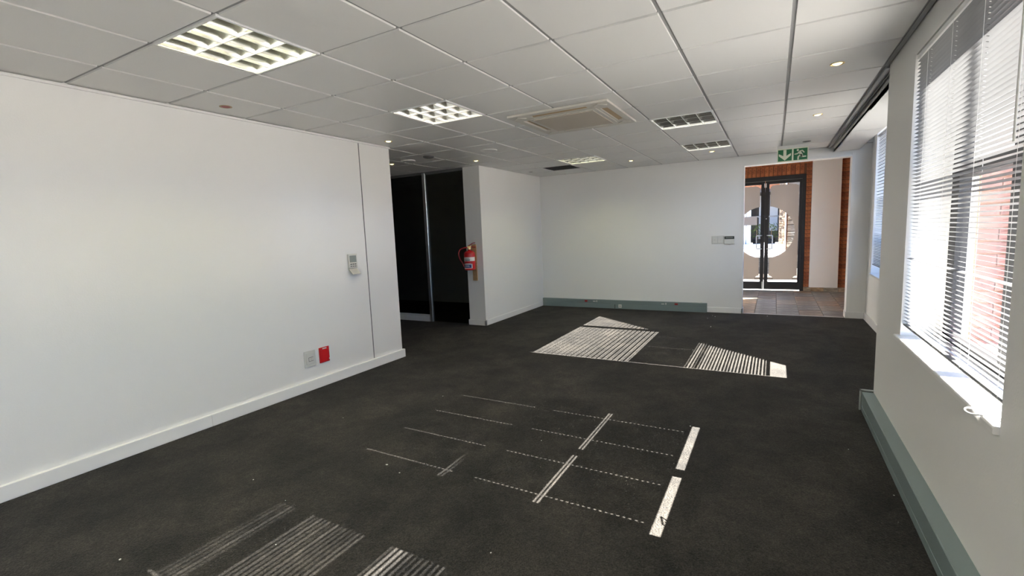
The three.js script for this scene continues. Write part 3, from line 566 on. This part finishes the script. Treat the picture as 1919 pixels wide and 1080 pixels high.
// double door
{
  const d = structGroup('door_1', [2.145, 0, ZL - 0.03]);
  obj('frame', [bx(-0.755, 0.755, 2.395, 2.485, -0.05, 0.05), bx(0.69, 0.755, 0, 2.395, -0.05, 0.05), bx(-0.755, -0.69, 0, 2.395, -0.05, 0.05)], M.black, d);
  for (const s of [-1, 1]) {
    const X = (a, b) => (s > 0 ? [a, b] : [-b, -a]);
    const leaf = obj('door_leaf', [bx(...X(0.003, 0.078), 0.02, 2.39, -0.025, 0.025), bx(...X(0.642, 0.688), 0.02, 2.39, -0.025, 0.025), bx(...X(0.078, 0.642), 2.325, 2.39, -0.025, 0.025), bx(...X(0.078, 0.642), 0.02, 0.185, -0.025, 0.025)], M.black, d);
    obj('pane', new THREE.PlaneGeometry(0.564, 2.14).translate(s * 0.36, 1.255, 0), M.glass, leaf);
    const f = new THREE.Shape(), a = 0.100, b = 0.634, r = 0.575, cy = 1.28, q = 0.09, y0 = 0.235, y1 = 2.295;   // frosted film round a clear half disc, with cut corners
    const tx = (x) => s * x, qa = Math.asin(a / r);
    f.moveTo(tx(a), y1 - q * 0.4); f.lineTo(tx(a), cy + r * Math.cos(qa));
    for (let k = 1; k < 40; k++) { const an = qa + (Math.PI - 2 * qa) * k / 40; f.lineTo(tx(r * Math.sin(an)), cy + r * Math.cos(an)); }
    f.lineTo(tx(a), cy - r * Math.cos(qa)); f.lineTo(tx(a), y0 + q);
    for (let k = 1; k <= 10; k++) { const an = (Math.PI / 2) * k / 10; f.lineTo(tx(a - 0.006 + q * Math.sin(an)), y0 + q * Math.cos(an)); }
    for (let k = 0; k <= 10; k++) { const an = (Math.PI / 2) * (1 - k / 10); f.lineTo(tx(b - q * Math.sin(an)), y0 + q * Math.cos(an)); }
    f.lineTo(tx(b), y1 - q * 0.4); f.lineTo(tx(b - q * 0.7), y1); f.lineTo(tx(a + q * 0.7), y1); f.closePath();
    const film = obj('frosted_film', new THREE.ShapeGeometry(f).translate(0, 0, 0.002), M.film, leaf); film.userData.label = 'frosted film with a half circle cut out';
    obj('handle', tube([[s * 0.05, 1.215, 0.02], [s * 0.06, 1.215, 0.06], [s * 0.10, 1.215, 0.068], [s * 0.148, 1.21, 0.068], [s * 0.152, 1.19, 0.068], [s * 0.152, 1.0, 0.068], [s * 0.152, 0.95, 0.068], [s * 0.148, 0.928, 0.068], [s * 0.1, 0.922, 0.068], [s * 0.06, 0.922, 0.06], [s * 0.05, 0.922, 0.02]], 0.011, 80, 10), M.silver, leaf);
    obj('bolt', [rbx(...X(0.006, 0.024), 2.255, 2.345, 0.024, 0.034, 0.003)], M.silver, leaf);
    if (s < 0) obj('bolt', [rbx(-0.035, -0.012, 0.03, 0.19, 0.024, 0.036, 0.004)], M.plastic, leaf);
    if (s > 0) obj('lock', cyl(0.012, 0.012, 0.008, 16).rotateX(Math.PI / 2).translate(0.03, 1.58, 0.028), M.silver, leaf);
  }
}
tag(obj('paper_notice', rbx(1.69, 1.995, 1.452, 1.642, ZL - 0.0268, ZL - 0.0255, 0.0005), M.paper), 'pale blank paper notice stuck on the left glass door', 'notice');

// ------------------------------------------------------------------ outside
struct('ground', bx(-20, 60, -0.4, -0.2, -60, 40), M.paving);
struct('paving', bx(-3, 8, -0.2, -0.03, -13.6, ZL - 0.2), M.paving);
{ // brick skin on the bay's return wall, seen through the blind
  const w = structGroup('wall_return_brick', [0, 0, 0]);
  obj('mortar_bed', bx(3.50, 3.86, -0.2, 1.84, -2.232, -2.212), M.mortar, w);
  const g = rbx(-0.111, 0.111, -0.036, 0.036, -0.02, 0.010, 0.003, 1), gh = rbx(-0.0515, 0.0515, -0.036, 0.036, -0.02, 0.010, 0.003, 1);
  for (let k = 0, y = -0.12; y < 1.83; y += 0.082, k++) {
    const row = k % 2 ? [[3.613, g], [3.80, gh]] : [[3.553, gh], [3.72, g]];
    for (const [x, gg] of row) { const m = new THREE.Mesh(gg, redBricks[Math.floor(rnd() * 3)]); m.name = 'brick'; m.position.set(x, y, -2.212); w.add(m); }
  }
}
{ // neighbouring house whose gable shades part of the bay
  const hs = thing('house', 'neighbouring brick house with a steep gable, outside the windows', 'house', [9, 0, -3.54]);
  const gable = new THREE.Shape(); gable.moveTo(0, -0.2); gable.lineTo(0, 4.25); gable.lineTo(2.57, 6.46); gable.lineTo(5.14, 4.25); gable.lineTo(5.14, -0.2); gable.closePath();
  obj('wall', boxUV(extr(gable, 6).rotateY(Math.PI / 2)), bricks[1], hs);
  const th = 0.10, a = Math.atan2(2.21, 2.57), L = Math.hypot(2.21, 2.57) + 0.06;
  obj('roof', [bx(-0.1, 6.1, 0, th, -L / 2, L / 2).rotateX(a).translate(0, 5.35, -1.285), bx(-0.1, 6.1, 0, th, -L / 2, L / 2).rotateX(-a).translate(0, 5.35, -3.855)], M.roofTile, hs);
}
{ // courtyard frontage seen through the clear circle in the doors
  const c = thing('shopfront', 'sunlit white window front with stepped sills beyond the glass doors', 'building', [0, 0, -14]);
  obj('wall', [bx(-3, 1.50, -0.1, 4.2, -0.5, -0.2), bx(1.5, 2.5, 2.4, 4.2, -0.5, -0.2)], bricks[2], c);
  obj('window_frame', [rbx(1.50, 1.56, 0.86, 2.4, -0.2, 0.0, 0.006), rbx(1.60, 1.66, 0.86, 2.4, -0.2, -0.05, 0.006), rbx(1.56, 1.60, 0.86, 2.4, -0.22, -0.12, 0.004)], M.whiteMetal, c);
  obj('transom', rbx(1.66, 2.45, 1.66, 1.70, -0.2, -0.12, 0.004), M.slotGrey, c);
  const gl = obj('window_glass', bx(1.66, 2.45, 0.86, 2.4, -1.4, -1.38), M.shopInside, c);
  gl.userData.label = 'dark shop interior';
  obj('side_wall', bx(2.45, 2.55, -0.1, 2.5, -1.4, -0.2), M.shopInside, c);
  obj('side_wall', bx(1.5, 1.6, -0.1, 2.5, -1.4, -0.22), M.shopInside, c);
  obj('interior_ceiling', bx(1.5, 2.55, 2.4, 2.5, -1.4, -0.2), M.shopInside, c);
  obj('curtain', [bx(1.9, 2.06, 0.9, 2.35, -1.0, -0.98), bx(2.2, 2.42, 1.24, 2.35, -1.0, -0.98)], M.plaster, c);
  [[0.735, 0.865, 0.08], [0.655, 0.725, 0.28], [0.585, 0.645, 0.45], [0.505, 0.575, 0.62]].forEach(([y0, y1, d]) => obj('sill_step', rbx(1.35, 2.62, y0, y1, -0.3, d, 0.012), M.sill, c));
}
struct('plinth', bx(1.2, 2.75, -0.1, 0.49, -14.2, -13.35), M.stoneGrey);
struct('ground_shade_strip', bx(0.9, 3.6, -0.03, 0.03, -13.35, -12.35), std({ color: rgb(0.05, 0.037, 0.025), roughness: 1 }));  // dark colour stands in for the shade on the ground here
{
  const p = thing('stone_pillar', 'rough sandy stone pillar beyond the glass doors', 'pillar', [2.53, 0, -13.95]);
  const gs = []; for (let y = 0.86; y < 2.7; ) { const h = rr(0.045, 0.09); let x = -0.082; while (x < 0.075) { const w = Math.min(rr(0.045, 0.10), 0.082 - x); const d = rr(0.06, 0.10); gs.push(rbx(x + 0.002, x + w - 0.002, y + 0.002, y + h - 0.002, -0.08, d, 0.010, 1).rotateY(rr(-0.12, 0.12))); x += w; } y += h; }
  stuff(obj('stonework', gs, M.stone, p));
  obj('core', bx(-0.08, 0.08, 0.5, 2.7, -0.2, -0.02), M.mortar, p);
}
{
  const p = thing('stone_wall', 'dark grey natural stone wall right of the sandy pillar outside', 'wall', [2.66, 0, -14.1]);
  const gs = []; for (let y = -0.05; y < 3.6; ) { const h = rr(0.10, 0.22); for (let x = 0; x < 2.2; ) { const w = rr(0.18, 0.5); gs.push(rbx(x + 0.006, x + w - 0.006, y + 0.005, y + h - 0.005, -0.2, rr(0, 0.06), 0.02, 1)); x += w; } y += h; }
  stuff(obj('stonework', gs, M.stoneGrey, p));
  obj('core', bx(-0.02, 2.4, -0.1, 3.6, -0.3, -0.05), M.mortar, p);
}
for (const [x, z, label] of [[1.86, -14.55, 'leafy green plant left of the door stiles behind the shop window'], [2.26, -14.6, 'leafy green plant right of the door stiles behind the shop window']]) {
  const p = thing('potted_plant', label, 'plant', [x, 0.75, z]); const gs = [];
  for (let k = 0; k < 70; k++) { const g = new THREE.SphereGeometry(0.045, 6, 4).scale(1, 0.12, 0.45); g.rotateZ(rr(-1.2, 1.2)).rotateY(rr(0, 6.3)).translate(rr(-0.16, 0.16), rr(0.3, 0.72), rr(-0.12, 0.12)); gs.push(g); }
  stuff(obj('foliage', gs, M.leaf, p));
  obj('pot', new THREE.LatheGeometry([[0.0001, 0], [0.09, 0], [0.12, 0.24], [0.125, 0.25], [0.0001, 0.25]].map((q) => new THREE.Vector2(...q)), 20), M.black, p);
  obj('stem', cyl(0.01, 0.012, 0.3, 8).translate(0, 0.38, 0), M.wood, p);
}

// ------------------------------------------------------------------ lint on the carpet
{
  const gs = [];
  for (const [x, z, r] of [[1.517, -6.214, 9], [1.423, -6.04, 6], [1.545, -5.362, 9], [-0.35, -1.382, 3], [-0.813, -0.614, 3], [1.814, -1.575, 4], [0.122, -0.154, 6], [-0.398, 1.109, 6], [-0.529, 0.355, 4], [0.274, -0.109, 4], [2.788, -1.595, 3], [2.93, -1.064, 3], [-0.119, 0.42, 3], [1.198, 0.283, 3], [2.266, -6.483, 6], [1.47, -6.3, 5], [0.9, -0.9, 3], [0.2, 0.7, 3]]) {
    const g = new THREE.IcosahedronGeometry(r * 0.001, 0).scale(rr(0.8, 1.8), 0.5, rr(0.7, 1.2)).rotateY(rr(0, 6)).translate(x, r * 0.0004 + 0.001, z); gs.push(boxUV(g));
  }
  stuff(tag(obj('lint', gs, M.lint), 'tiny pale bits of lint scattered over the dark carpet', 'litter'));
}

scene.traverse((o) => { if (o.isMesh) { o.castShadow = true; o.receiveShadow = true; } });
renderer.render(scene, camera);
